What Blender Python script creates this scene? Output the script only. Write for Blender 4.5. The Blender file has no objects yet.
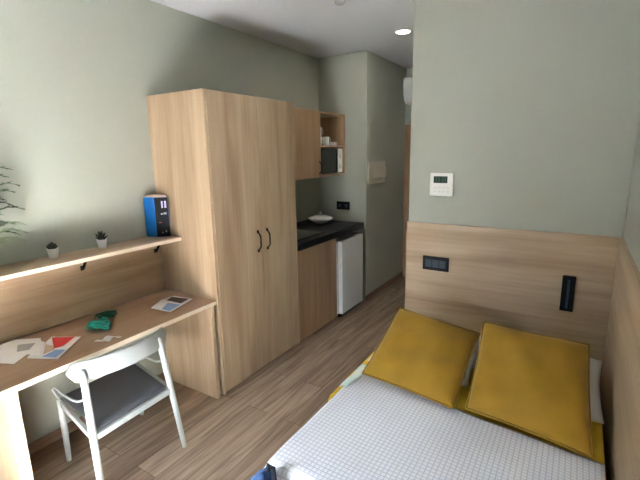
import bpy, bmesh, math, random
from mathutils import Vector, Matrix
from math import sin, cos, pi, radians

random.seed(4)
S = bpy.context.scene
C = S.collection

# ------------------------------------------------------------------ camera
yaw, pitch, roll = 0.5608, -0.2063, -0.0174
r0 = Vector((cos(yaw), sin(yaw), 0))
fw = Vector((-sin(yaw), cos(yaw), 0)) * cos(pitch) + Vector((0, 0, 1)) * sin(pitch)
u0 = r0.cross(fw)
rr = r0 * cos(roll) + u0 * sin(roll)
uu = -r0 * sin(roll) + u0 * cos(roll)
cam = bpy.data.cameras.new('camera')
co = bpy.data.objects.new('camera', cam)
C.objects.link(co)
m = Matrix((rr, uu, -fw)).transposed().to_4x4()
m.translation = Vector((2.6929, -1.9753, 1.7671))
co.matrix_world = m
cam.sensor_width = 36
cam.sensor_fit = 'HORIZONTAL'
cam.lens = 412.14 / 640 * 36
cam.clip_start = 0.02
S.camera = co

# ------------------------------------------------------------------ light and exposure
S.view_settings.view_transform = 'Standard'
S.view_settings.look = 'None'
S.view_settings.gamma = 1
S.view_settings.use_curve_mapping = False
S.view_settings.exposure = 4.85

w = bpy.data.worlds.new('daylight'); S.world = w
w.use_nodes = True
bg = w.node_tree.nodes['Background']
bg.inputs['Color'].default_value = (0.62, 0.78, 1.0, 1)
bg.inputs['Strength'].default_value = 1.6 / 32

sun = bpy.data.lights.new('sun', 'SUN'); sun.energy = 880 / 32; sun.angle = radians(0.6)
sun.color = (0.97, 0.985, 1.0)
so = bpy.data.objects.new('sun', sun); C.objects.link(so)
sd = Vector((0.02, 0.55, -0.835)).normalized()      # direction the sunlight travels
so.rotation_euler = sd.to_track_quat('-Z', 'Y').to_euler()
so.location = (2.5, -6, 7)

win = bpy.data.lights.new('balcony_daylight', 'AREA'); win.shape = 'RECTANGLE'
win.size = 0.62; win.size_y = 0.75; win.energy = 34 / 32; win.spread = radians(95); win.color = (0.72, 0.85, 1.0)
wo = bpy.data.objects.new('balcony_daylight', win); C.objects.link(wo)
wo.location = (1.42, -2.42, 1.08)
wo.rotation_euler = Vector((0.12, 1, -0.95)).to_track_quat('-Z', 'Z').to_euler()

# ------------------------------------------------------------------ materials
def newmat(name):
    mt = bpy.data.materials.new(name); mt.use_nodes = True
    nt = mt.node_tree
    return mt, nt, nt.nodes['Principled BSDF']

def plain(name, col, rough=0.5, metal=0.0, bump=0.0, bscale=200, var=0.0, vscale=3, sheen=0.0, spec=0.5):
    mt, nt, b = newmat(name)
    b.inputs['Base Color'].default_value = (*col, 1)
    b.inputs['Roughness'].default_value = rough
    b.inputs['Metallic'].default_value = metal
    b.inputs['Specular IOR Level'].default_value = spec
    if sheen:
        b.inputs['Sheen Weight'].default_value = sheen
    tc = nt.nodes.new('ShaderNodeTexCoord')
    if var:
        n = nt.nodes.new('ShaderNodeTexNoise'); n.inputs['Scale'].default_value = vscale
        n.inputs['Detail'].default_value = 4
        nt.links.new(tc.outputs['Object'], n.inputs['Vector'])
        r = nt.nodes.new('ShaderNodeValToRGB')
        r.color_ramp.elements[0].position = 0.3; r.color_ramp.elements[1].position = 0.7
        r.color_ramp.elements[0].color = (*[c * (1 - var) for c in col], 1)
        r.color_ramp.elements[1].color = (*[min(1, c * (1 + var)) for c in col], 1)
        nt.links.new(n.outputs['Fac'], r.inputs['Fac'])
        nt.links.new(r.outputs['Color'], b.inputs['Base Color'])
    if bump:
        n = nt.nodes.new('ShaderNodeTexNoise'); n.inputs['Scale'].default_value = bscale
        n.inputs['Detail'].default_value = 3
        nt.links.new(tc.outputs['Object'], n.inputs['Vector'])
        bp = nt.nodes.new('ShaderNodeBump'); bp.inputs['Strength'].default_value = bump
        bp.inputs['Distance'].default_value = 0.002
        nt.links.new(n.outputs['Fac'], bp.inputs['Height'])
        nt.links.new(bp.outputs['Normal'], b.inputs['Normal'])
    return mt

def wood(name, axis, dark, mid, light, rough=0.45, fine=55, broad=7):
    """oak laminate with the grain running along one axis"""
    mt, nt, b = newmat(name)
    tc = nt.nodes.new('ShaderNodeTexCoord')
    def layer(across, along, detail, dist):
        mp = nt.nodes.new('ShaderNodeMapping')
        sc = [across] * 3; sc['XYZ'.index(axis)] = along
        mp.inputs['Scale'].default_value = sc
        nt.links.new(tc.outputs['Object'], mp.inputs['Vector'])
        n = nt.nodes.new('ShaderNodeTexNoise'); n.inputs['Scale'].default_value = 1
        n.inputs['Detail'].default_value = detail; n.inputs['Distortion'].default_value = dist
        nt.links.new(mp.outputs['Vector'], n.inputs['Vector'])
        return n.outputs['Fac']
    a = layer(broad, 0.7, 3, 0.6)
    f = layer(fine, 1.6, 5, 0.3)
    mx = nt.nodes.new('ShaderNodeMix'); mx.data_type = 'FLOAT'
    mx.inputs[0].default_value = 0.28
    nt.links.new(a, mx.inputs[2]); nt.links.new(f, mx.inputs[3])
    r = nt.nodes.new('ShaderNodeValToRGB')
    e = r.color_ramp.elements
    e[0].position = 0.36; e[0].color = (*dark, 1)
    e[1].position = 0.64; e[1].color = (*light, 1)
    k = e.new(0.5); k.color = (*mid, 1)
    nt.links.new(mx.outputs[0], r.inputs['Fac'])
    nt.links.new(r.outputs['Color'], b.inputs['Base Color'])
    b.inputs['Roughness'].default_value = rough
    b.inputs['Specular IOR Level'].default_value = 0.4
    bp = nt.nodes.new('ShaderNodeBump'); bp.inputs['Strength'].default_value = 0.08
    bp.inputs['Distance'].default_value = 0.001
    nt.links.new(f, bp.inputs['Height']); nt.links.new(bp.outputs['Normal'], b.inputs['Normal'])
    return mt

def floor_mat():
    mt, nt, b = newmat('oak_floor_planks')
    tc = nt.nodes.new('ShaderNodeTexCoord')
    mp = nt.nodes.new('ShaderNodeMapping'); mp.inputs['Rotation'].default_value = (0, 0, pi / 2)
    nt.links.new(tc.outputs['Object'], mp.inputs['Vector'])
    br = nt.nodes.new('ShaderNodeTexBrick')
    br.inputs['Color1'].default_value = (0.31, 0.21, 0.14, 1)
    br.inputs['Color2'].default_value = (0.42, 0.30, 0.205, 1)
    br.inputs['Mortar'].default_value = (0.07, 0.045, 0.03, 1)
    br.inputs['Scale'].default_value = 1
    br.inputs['Mortar Size'].default_value = 0.0014
    br.inputs['Brick Width'].default_value = 1.25
    br.inputs['Row Height'].default_value = 0.165
    br.offset = 0.37
    nt.links.new(mp.outputs['Vector'], br.inputs['Vector'])
    m2 = nt.nodes.new('ShaderNodeMapping'); m2.inputs['Scale'].default_value = (24, 1.5, 1)
    nt.links.new(tc.outputs['Object'], m2.inputs['Vector'])
    # shift the grain from plank to plank
    add = nt.nodes.new('ShaderNodeVectorMath'); add.operation = 'MULTIPLY_ADD'
    add.inputs[1].default_value = (30, 30, 30)
    nt.links.new(br.outputs['Color'], add.inputs[0]); nt.links.new(m2.outputs['Vector'], add.inputs[2])
    n = nt.nodes.new('ShaderNodeTexNoise'); n.inputs['Scale'].default_value = 1; n.inputs['Detail'].default_value = 7
    n.inputs['Distortion'].default_value = 1.2
    nt.links.new(add.outputs[0], n.inputs['Vector'])
    r = nt.nodes.new('ShaderNodeValToRGB')
    r.color_ramp.elements[0].position = 0.34; r.color_ramp.elements[0].color = (0.58, 0.55, 0.53, 1)
    r.color_ramp.elements[1].position = 0.66; r.color_ramp.elements[1].color = (1.20, 1.20, 1.20, 1)
    nt.links.new(n.outputs['Fac'], r.inputs['Fac'])
    mu = nt.nodes.new('ShaderNodeMix'); mu.data_type = 'RGBA'; mu.blend_type = 'MULTIPLY'
    mu.inputs[0].default_value = 1
    nt.links.new(br.outputs['Color'], mu.inputs[6]); nt.links.new(r.outputs['Color'], mu.inputs[7])
    nt.links.new(mu.outputs[2], b.inputs['Base Color'])
    b.inputs['Roughness'].default_value = 0.42
    bp = nt.nodes.new('ShaderNodeBump'); bp.inputs['Strength'].default_value = 0.12
    bp.inputs['Distance'].default_value = 0.001
    nt.links.new(n.outputs['Fac'], bp.inputs['Height']); nt.links.new(bp.outputs['Normal'], b.inputs['Normal'])
    return mt

def quilt_mat():
    mt, nt, b = newmat('checked_quilt_cotton')
    uv = nt.nodes.new('ShaderNodeTexCoord')
    sp = nt.nodes.new('ShaderNodeSeparateXYZ'); nt.links.new(uv.outputs['UV'], sp.inputs[0])
    def line(out):
        a = nt.nodes.new('ShaderNodeMath'); a.operation = 'MULTIPLY'; a.inputs[1].default_value = 1 / 0.0215
        nt.links.new(out, a.inputs[0])
        f = nt.nodes.new('ShaderNodeMath'); f.operation = 'FRACT'; nt.links.new(a.outputs[0], f.inputs[0])
        p = nt.nodes.new('ShaderNodeMath'); p.operation = 'PINGPONG'; p.inputs[1].default_value = 0.5
        nt.links.new(f.outputs[0], p.inputs[0])
        q = nt.nodes.new('ShaderNodeMapRange'); q.inputs[1].default_value = 0.05; q.inputs[2].default_value = 0.16
        q.inputs[3].default_value = 1; q.inputs[4].default_value = 0
        nt.links.new(p.outputs[0], q.inputs[0])
        return q.outputs[0]
    mx = nt.nodes.new('ShaderNodeMath'); mx.operation = 'MAXIMUM'
    nt.links.new(line(sp.outputs[0]), mx.inputs[0]); nt.links.new(line(sp.outputs[1]), mx.inputs[1])
    mi = nt.nodes.new('ShaderNodeMix'); mi.data_type = 'RGBA'
    mi.inputs[6].default_value = (0.80, 0.80, 0.85, 1); mi.inputs[7].default_value = (0.60, 0.59, 0.62, 1)
    nt.links.new(mx.outputs[0], mi.inputs[0]); nt.links.new(mi.outputs[2], b.inputs['Base Color'])
    b.inputs['Roughness'].default_value = 0.9
    b.inputs['Specular IOR Level'].default_value = 0.15
    bp = nt.nodes.new('ShaderNodeBump'); bp.inputs['Strength'].default_value = 0.35; bp.inputs['Distance'].default_value = 0.003
    bp.invert = True
    nt.links.new(mx.outputs[0], bp.inputs['Height']); nt.links.new(bp.outputs['Normal'], b.inputs['Normal'])
    return mt

def emit(name, col, s):
    mt, nt, b = newmat(name)
    b.inputs['Base Color'].default_value = (*col, 1)
    b.inputs['Emission Color'].default_value = (*col, 1); b.inputs['Emission Strength'].default_value = s
    return mt

WALLC = (0.41, 0.42, 0.355)
WALL = plain('sage_paint', WALLC, 0.62, bump=0.10, bscale=320, var=0.02, vscale=2, spec=0.35)
CEIL = plain('ceiling_paint', (0.62, 0.62, 0.64), 0.8, bump=0.06, bscale=260)
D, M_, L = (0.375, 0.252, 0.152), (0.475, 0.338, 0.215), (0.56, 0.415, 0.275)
OAKZ = wood('light_oak_upright_grain', 'Z', D, M_, L)
OAKY = wood('light_oak_long_grain', 'Y', D, M_, L)
OAKX = wood('light_oak_cross_grain', 'X', D, M_, L, broad=7)
DESK = wood('warm_oak_desktop', 'Y', (0.28, 0.165, 0.098), (0.35, 0.215, 0.13), (0.40, 0.26, 0.165), rough=0.4)
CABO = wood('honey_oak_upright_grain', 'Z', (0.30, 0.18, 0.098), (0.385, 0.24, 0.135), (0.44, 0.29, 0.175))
EDGE = plain('pale_edge_band', (0.66, 0.56, 0.44), 0.4)
FLOOR = floor_mat()
BASEB = wood('brown_oak_skirting', 'Y', (0.17, 0.10, 0.06), (0.24, 0.15, 0.09), (0.3, 0.2, 0.13))
BLACK = plain('matt_black', (0.008, 0.008, 0.009), 0.5, spec=0.15)
STONE = plain('black_stone', (0.012, 0.011, 0.011), 0.35, spec=0.2, var=0.5, vscale=60)
GLASSK = plain('black_glass', (0.01, 0.01, 0.012), 0.08)
WHITE = plain('white_enamel', (0.80, 0.80, 0.80), 0.35)
WPLAS = plain('white_plastic', (0.82, 0.81, 0.78), 0.4)
CREAM = plain('cream_plastic', (0.72, 0.68, 0.60), 0.4)
STEEL = plain('brushed_steel', (0.55, 0.55, 0.55), 0.3, metal=1)
CHAIRW = plain('pale_grey_green_lacquer', (0.38, 0.40, 0.39), 0.4)
SEATG = plain('grey_seat_fabric', (0.085, 0.088, 0.096), 0.8, bump=0.3, bscale=500)
QUILT = quilt_mat()
WSHEET = plain('pale_quilt_lining', (0.70, 0.78, 0.74), 0.9, bump=0.2, bscale=60)
MUST = plain('mustard_velvet', (0.345, 0.188, 0.012), 0.72, bump=0.25, bscale=140, var=0.10, vscale=9, sheen=0.12, spec=0.3)
MUSTP = plain('mustard_piping', (0.30, 0.165, 0.012), 0.8)
YSHEET = plain('yellow_sheet', (0.74, 0.50, 0.05), 0.85, bump=0.2, bscale=60, var=0.06, vscale=8, spec=0.2)
LINEN = plain('white_pillowcase', (0.74, 0.74, 0.74), 0.9, bump=0.25, bscale=40, spec=0.2)
MATT = plain('mattress_ticking', (0.62, 0.60, 0.57), 0.9)
DIVAN = plain('grey_divan_fabric', (0.20, 0.19, 0.18), 0.95, bump=0.3, bscale=500)
BLUE = plain('glossy_blue_card', (0.004, 0.13, 0.42), 0.4)
LCD = plain('dark_green_display', (0.03, 0.06, 0.045), 0.15)
SLATE = plain('blue_grey_module', (0.035, 0.055, 0.075), 0.4, spec=0.2)
GREYP = plain('grey_print', (0.38, 0.37, 0.40), 0.6)
REDP = plain('red_print', (0.62, 0.02, 0.02), 0.45)
BLUEP = plain('blue_print', (0.22, 0.36, 0.62), 0.45)
PAPER = plain('white_paper', (0.78, 0.77, 0.77), 0.7)
BROWNP = plain('brown_print', (0.10, 0.06, 0.05), 0.5)
SKINP = plain('tan_print', (0.55, 0.38, 0.28), 0.5)
LILAC = plain('lilac_print', (0.42, 0.38, 0.55), 0.5)
TEAL = plain('teal_plastic', (0.02, 0.30, 0.26), 0.35, var=0.3, vscale=40)
DGREEN = plain('dark_green_plastic', (0.008, 0.09, 0.045), 0.4)
LEAF = plain('fern_green', (0.045, 0.10, 0.035), 0.6, var=0.35, vscale=30)
LEAFL = plain('pale_fern_green', (0.30, 0.36, 0.22), 0.6, var=0.2, vscale=30)
SUCC = plain('dark_succulent', (0.022, 0.035, 0.02), 0.6, var=0.4, vscale=60)
SOIL = plain('dark_soil', (0.03, 0.022, 0.016), 0.95, bump=0.5, bscale=300)
DENIM = plain('blue_denim', (0.03, 0.075, 0.19), 0.85, bump=0.4, bscale=400, var=0.5, vscale=25)
NAVY = plain('dark_navy_strap', (0.012, 0.017, 0.03), 0.8)
LAMPE = emit('lit_downlight', (1.0, 0.96, 0.90), 40 / 32)

# ------------------------------------------------------------------ mesh helpers
def merge(bm, src):
    me = bpy.data.meshes.new('t'); src.to_mesh(me); src.free(); bm.from_mesh(me); bpy.data.meshes.remove(me)

def box(bm, a, b, bev=0.002, mi=0, seg=2, rot=None):
    t = bmesh.new()
    bmesh.ops.create_cube(t, size=1)
    sz = [abs(b[i] - a[i]) for i in range(3)]; c = [(a[i] + b[i]) / 2 for i in range(3)]
    for v in t.verts: v.co = Vector([v.co[i] * sz[i] for i in range(3)])
    if bev > 0:
        bmesh.ops.bevel(t, geom=t.edges[:], offset=min(bev, min(sz) * 0.45), segments=seg, profile=0.5, affect='EDGES')
    for v in t.verts:
        if rot is not None: v.co = rot @ v.co
        v.co += Vector(c)
    for f in t.faces: f.material_index = mi
    merge(bm, t)
    return bm

def tube(bm, pts, rad, n=12, mi=0, caps=True):
    pts = [Vector(p) for p in pts]
    rads = rad if isinstance(rad, (list, tuple)) else [rad] * len(pts)
    rings = []
    ref = None
    for i, p in enumerate(pts):
        if i == 0: t = pts[1] - p
        elif i == len(pts) - 1: t = p - pts[i - 1]
        else: t = (pts[i + 1] - pts[i - 1])
        t.normalize()
        if ref is None:
            ref = t.orthogonal().normalized()
        a = (ref - t * ref.dot(t)).normalized(); ref = a
        bb = t.cross(a)
        rings.append([bm.verts.new(p + (a * cos(2 * pi * k / n) + bb * sin(2 * pi * k / n)) * rads[i]) for k in range(n)])
    for i in range(len(rings) - 1):
        for k in range(n):
            f = bm.faces.new((rings[i][k], rings[i][(k + 1) % n], rings[i + 1][(k + 1) % n], rings[i + 1][k])); f.material_index = mi; f.smooth = True
    if caps:
        f = bm.faces.new(rings[0][::-1]); f.material_index = mi
        f = bm.faces.new(rings[-1]); f.material_index = mi
    return bm

def lathe(bm, prof, c=(0, 0, 0), n=32, mi=0, axis='Z'):
    c = Vector(c); rings = []
    for (r, z) in prof:
        ring = []
        for k in range(n):
            a = 2 * pi * k / n
            if axis == 'Z': p = Vector((r * cos(a), r * sin(a), z))
            else: p = Vector((r * cos(a), -z, r * sin(a)))
            ring.append(bm.verts.new(c + p))
        rings.append(ring)
    for i in range(len(rings) - 1):
        for k in range(n):
            f = bm.faces.new((rings[i][k], rings[i][(k + 1) % n], rings[i + 1][(k + 1) % n], rings[i + 1][k])); f.material_index = mi; f.smooth = True
    f = bm.faces.new(rings[0][::-1]); f.material_index = mi
    f = bm.faces.new(rings[-1]); f.material_index = mi
    return bm

def link(name, bm, mats, parent=None, origin=(0, 0, 0), smooth=False):
    """one mesh object; geometry given in world (or prototype) space, moved so that its origin is the parent's / its own"""
    if not isinstance(mats, (list, tuple)): mats = [mats]
    off = Vector((0, 0, 0))
    p = parent
    while p is not None:
        off += p.location; p = p.parent
    if parent is None: off = Vector(origin)
    bmesh.ops.remove_doubles(bm, verts=bm.verts[:], dist=1e-6)
    bmesh.ops.recalc_face_normals(bm, faces=bm.faces[:])
    for v in bm.verts: v.co -= off
    if smooth:
        for f in bm.faces: f.smooth = True
    me = bpy.data.meshes.new(name); bm.to_mesh(me); bm.free()
    for mt in mats: me.materials.append(mt)
    o = bpy.data.objects.new(name, me); C.objects.link(o)
    if parent is not None: o.parent = parent
    else: o.location = off
    return o

def thing(name, label, cat, loc=(0, 0, 0), group=None):
    o = bpy.data.objects.new(name, None); C.objects.link(o); o.location = loc
    o.empty_display_size = 0.05
    return tag(o, label, cat, group)

def tag(o, label, cat, group=None):
    o['label'] = label; o['category'] = cat
    if group: o['group'] = group
    return o

def struct(name, bm, mats, parent=None):
    o = link(name, bm, mats, parent)
    o['kind'] = 'structure'
    return o

B = bmesh.new

def subdiv(o, lv=2):
    md = o.modifiers.new('subdivision', 'SUBSURF'); md.levels = lv; md.render_levels = lv

def dup(root, loc, rz=None, label=None):
    r = root.copy(); C.objects.link(r); r.location = loc
    if rz is not None: r.rotation_euler = (0, 0, rz)
    if label: r['label'] = label
    for ch in list(root.children):
        c = ch.copy(); C.objects.link(c); c.parent = r
        for g in list(ch.children):
            d = g.copy(); C.objects.link(d); d.parent = c
    return r

# ------------------------------------------------------------------ room dimensions
XW, XK, XR = 0.579, 0.624, 2.932
YK, YP, YF, YB = 2.334, 1.057, 3.54, -2.36
XP, ZC = 1.587, 2.847
ZW = 2.193

# ------------------------------------------------------------------ room shell
struct('floor', box(B(), (-0.12, YB - 0.12, -0.1), (XR + 0.12, YF + 0.12, 0), 0), FLOOR)
struct('ceiling', box(B(), (-0.12, YB - 0.12, ZC), (XR + 0.12, YF + 0.12, ZC + 0.1), 0), CEIL)
struct('wall_left', box(B(), (-0.12, YB - 0.12, 0), (0, YF + 0.12, ZC), 0), WALL)
struct('wall_right', box(B(), (XR + 0.02, YB - 0.12, 0), (XR + 0.14, YF + 0.12, ZC), 0), WALL)
struct('wall_kitchen', box(B(), (0.0, YK, 0), (XK, YF, ZC), 0.003), WALL)
struct('wall_bathroom', box(B(), (XP + 0.004, YP + 0.02, 0), (XR + 0.02, YF, ZC), 0.004), WALL)
# far wall of the hallway with the entrance door
bm = B()
box(bm, (XK, YF, 2.12), (XP + 0.1, YF + 0.12, ZC), 0)
box(bm, (XK, YF, 0), (XK + 0.06, YF + 0.12, 2.12), 0)
struct('wall_far', bm, WALL)
bm = B()
box(bm, (XK + 0.002, YF - 0.012, 0), (XK + 0.075, YF + 0.02, 2.13), 0.002)
box(bm, (XK + 0.076, YF - 0.012, 2.06), (XP, YF + 0.02, 2.13), 0.002)
struct('trim_1', bm, CABO)
d = struct('door_1', box(B(), (XK + 0.08, YF + 0.015, 0.004), (XP, YF + 0.055, 2.055), 0.003), CABO)
bm = B(); tube(bm, [(XK + 0.14, YF + 0.015, 1.02), (XK + 0.14, YF - 0.035, 1.02), (XK + 0.25, YF - 0.035, 1.02)], 0.009)
link('door_handle', bm, STEEL, d)
# unseen back wall, darkened to cut bounce, its window sized for the sun patch
OX0, OX1, OZ0, OZ = 1.10, 1.74, 0.68, 1.47
bm = B()
box(bm, (0, YB - 0.12, 0), (OX0, YB, ZC), 0)
box(bm, (OX1, YB - 0.12, 0), (XR + 0.02, YB, ZC), 0)
box(bm, (OX0, YB - 0.12, OZ), (OX1, YB, ZC), 0)
box(bm, (OX0, YB - 0.12, 0), (OX1, YB, OZ0), 0)
struct('wall_back', bm, plain('dark_bounce_cut', (0.09, 0.09, 0.075), 0.8))
bm = B()
box(bm, (OX0, YB - 0.10, OZ0), (OX0 + 0.03, YB - 0.03, OZ), 0.003)
box(bm, (OX1 - 0.03, YB - 0.10, OZ0), (OX1, YB - 0.03, OZ), 0.003)
box(bm, (OX0 + 0.03, YB - 0.10, OZ - 0.03), (OX1 - 0.03, YB - 0.03, OZ), 0.003)
box(bm, (OX0 + 0.03, YB - 0.10, OZ0), (OX1 - 0.03, YB - 0.03, OZ0 + 0.03), 0.003)
struct('window_1', bm, WHITE)
# added pale sloping reflector, out of view, bouncing the sun onto the left wall
bm = B()
vs = [bm.verts.new((x, y, z)) for y in (-2.15, -1.52) for x, z in ((1.06, 0), (1.79, 0), (1.79, 0.36), (1.06, 0.04))]
for q_ in ((0, 1, 2, 3), (7, 6, 5, 4), (0, 4, 5, 1), (1, 5, 6, 2), (2, 6, 7, 3), (3, 7, 4, 0)): bm.faces.new([vs[k] for k in q_])
struct('bounce_slope', bm, plain('pale_bounce', (0.80, 0.80, 0.78), 0.6))
# skirting boards
struct('baseboard_left', box(B(), (0, -1.262, 0), (0.013, -0.034, 0.07), 0.002), BASEB)
struct('baseboard_kitchen', box(B(), (XK, YK + 0.002, 0), (XK + 0.013, YF - 0.014, 0.07), 0.002), BASEB)
struct('baseboard_far_left', box(B(), (0, YB, 0), (0.013, -1.325, 0.07), 0.002), BASEB)

# headboard panelling on the partition and the right wall
bm = box(B(), (XP, YP, 0), (XR, YP + 0.02, 1.24), 0.0015)
struct('trim_2', bm, OAKX)
bm = box(B(), (XR, YB + 0.002, 0), (XR + 0.02, YP, 1.24), 0.0015)
struct('trim_3', bm, OAKY)
# ------------------------------------------------------------------ wardrobe
wd = thing('wardrobe', 'tall light oak two-door wardrobe standing between the desk and the kitchenette', 'wardrobe', (0, 0.0, 0))
bm = B()
box(bm, (0.002, 0.001, 0), (XW - 0.001, 0.022, ZW), 0.001)
box(bm, (0.002, 0.982, 0), (XW - 0.001, 1.004, ZW), 0.001)
box(bm, (0.002, 0.022, ZW - 0.022), (XW - 0.001, 0.982, ZW), 0.001)
box(bm, (0.002, 0.022, 0.06), (XW - 0.022, 0.982, 0.08), 0.001)
box(bm, (0.002, 0.022, 0.08), (0.01, 0.982, ZW - 0.022), 0)
link('carcass', bm, OAKZ, wd)
link('plinth', box(B(), (XW - 0.045, 0.023, 0), (XW - 0.028, 0.981, 0.058), 0.001), OAKY, wd)
for (y0, y1, hy) in ((0.026, 0.5185, 0.467), (0.5215, 0.979, 0.580)):
    dr = link('door', box(B(), (XW - 0.020, y0, 0.016), (XW + 0.001, y1, ZW - 0.003), 0.0015), OAKZ, wd)
    bm = B()
    pts = []
    for k in range(9):
        t = k / 8; pts.append((XW + 0.001 + 0.030 * min(1, 1.6 * sin(pi * t)), hy, 1.02 + 0.155 * t))
    tube(bm, pts, 0.0062, 10)
    for z in (1.02, 1.175):
        lathe(bm, [(0.010, -0.004), (0.010, 0.004)], (XW + 0.005, hy, z), 12, axis='Y')
        box(bm, (XW, hy - 0.009, z - 0.012), (XW + 0.005, hy + 0.009, z + 0.012), 0.001)
    link('handle', bm, BLACK, dr)

# ------------------------------------------------------------------ desk
dk = thing('desk', 'long wall desk with oak top fixed beside the wardrobe', 'desk', (0, -0.7, 0))
bm = B()
box(bm, (0.018, -1.335, 0.722), (0.590, -0.002, 0.750), 0.001, mi=0)
for v in bm.verts:
    if v.co.x > .3: v.co.x += -0.022 * (v.co.y + 1.335) / 1.335
link('desktop', bm, DESK, dk)
bm = box(B(), (0.5905, -1.335, 0.722), (0.5925, -0.002, 0.750), 0.0008)
for v in bm.verts: v.co.x += -0.022 * (v.co.y + 1.335) / 1.335
link('edge_band', bm, EDGE, dk)
for y0, y1, x1 in ((-0.060, -0.028, 0.570), (-1.318, -1.264, 0.584)):
    link('side_panel', box(B(), (0.016, y0, 0), (x1, y1, 0.7215), 0.0015), OAKZ, dk)

bp = link('wall_panel', box(B(), (0.001, -1.335, 0.7515), (0.017, -0.002, 1.161), 0.001), OAKY)
tag(bp, 'light oak backing panel on the left wall between desktop and shelf', 'wall panel')

sh = thing('wall_shelf', 'long light oak shelf on the left wall above the desk', 'shelf', (0, -0.7, 1.162))
link('board', box(B(), (0.001, -1.335, 1.162), (0.250, -0.002, 1.186), 0.001), OAKY, sh)
link('edge_band', box(B(), (0.2505, -1.335, 1.162), (0.2525, -0.002, 1.186), 0.0008), EDGE, sh)
for y in (-1.2, -0.615, -0.065):
    bm = B()
    box(bm, (0.0175, y - 0.009, 1.055), (0.022, y + 0.009, 1.085), 0.001)
    pts = [(0.022, y, 1.068), (0.036, y, 1.070), (0.050, y, 1.088), (0.072, y, 1.122), (0.088, y, 1.146), (0.110, y, 1.156), (0.16, y, 1.157)]
    tube(bm, pts, [0.008, 0.009, 0.009, 0.009, 0.008, 0.006, 0.004], 8)
    link('bracket', bm, BLACK, sh)

# ------------------------------------------------------------------ kitchenette
kb = thing('base_cabinet', 'oak kitchen base cabinet under the black worktop beside the fridge', 'cabinet', (0, 1.36, 0))
bm = B()
box(bm, (0.002, 1.006, 0), (XW - 0.022, 1.024, 0.900), 0.001)
box(bm, (0.002, 1.698, 0), (XW - 0.022, 1.716, 0.900), 0.001)
box(bm, (0.002, 1.024, 0.08), (XW - 0.022, 1.698, 0.098), 0.001)
box(bm, (XW - 0.07, 1.024, 0.0), (XW - 0.052, 1.698, 0.08), 0.001)
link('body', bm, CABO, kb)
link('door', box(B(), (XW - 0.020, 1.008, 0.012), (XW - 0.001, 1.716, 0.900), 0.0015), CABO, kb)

fr = thing('fridge', 'small white undercounter fridge beneath the black worktop', 'fridge', (0.3, 1.99, 0))
bm = box(B(), (0.06, 1.735, 0.03), (0.575, 2.235, 0.845), 0.006)
for x in (0.1, 0.53):
    for y in (1.77, 2.19): lathe(bm, [(0.014, 0), (0.014, 0.031)], (x, y, 0), 12)
link('body', bm, WHITE, fr)
dr = link('door', box(B(), (0.582, 1.735, 0.045), (0.637, 2.235, 0.858), 0.008, seg=3), WHITE, fr)
link('door_seal', box(B(), (0.5755, 1.745, 0.055), (0.5815, 2.225, 0.845), 0.001), BLACK, fr)
link('kick_plate', box(B(), (0.5755, 1.74, 0.004), (0.600, 2.23, 0.040), 0.002), BLACK, fr)
link('grip', box(B(), (0.600, 1.80, 0.8585), (0.625, 2.17, 0.864), 0.002), STEEL, dr)

ct = thing('worktop', 'black stone kitchen worktop above the cabinet and small fridge', 'worktop', (0.3, 1.66, 0.905))
bm = box(B(), (0.002, 1.006, 0.905), (0.600, YK - 0.002, 0.968), 0.003)
link('slab', bm, STONE, ct)
link('upstand', box(B(), (0.002, 1.008, 0.9685), (0.016, YK - 0.002, 1.01), 0.001), STONE, ct)
bm = box(B(), (0.14, 1.12, 0.9685), (0.50, 1.60, 0.974), 0.002)
hb = link('ceramic_hob', bm, GLASSK); tag(hb, 'flat dark glass hob on the black worktop near the wardrobe', 'hob')
# ribbed draining tray in the worktop
bm = box(B(), (0.30, 1.80, 0.9685), (0.56, 2.26, 0.972), 0.001)
for k in range(8):
    x = 0.325 + k * 0.03
    box(bm, (x, 1.82, 0.9725), (x + 0.006, 2.24, 0.976), 0.001)
o = link('draining_board', bm, plain('dark_steel', (0.10, 0.10, 0.10), 0.35, metal=0.8)); tag(o, 'dark ribbed draining board on the worktop beside the white dish', 'draining board')
dish = thing('covered_dish', 'round white dish with knobbed lid on the black worktop', 'dish', (0.145, 2.10, 0.9685))
link('bowl', lathe(B(), [(0.055, 0), (0.065, 0.004), (0.120, 0.036), (0.145, 0.056), (0.145, 0.061), (0.128, 0.061)], (0.145, 2.10, 0.9687), 36), WPLAS, dish)
ld = link('lid', lathe(B(), [(0.127, 0), (0.11, 0.014), (0.06, 0.028), (0.02, 0.032)], (0.145, 2.10, 1.0300), 36), WPLAS, dish)
link('knob', lathe(B(), [(0.010, 0), (0.009, 0.014), (0.018, 0.022), (0.016, 0.034), (0.006, 0.037)], (0.145, 2.10, 1.0622), 18), WPLAS, ld)

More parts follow.
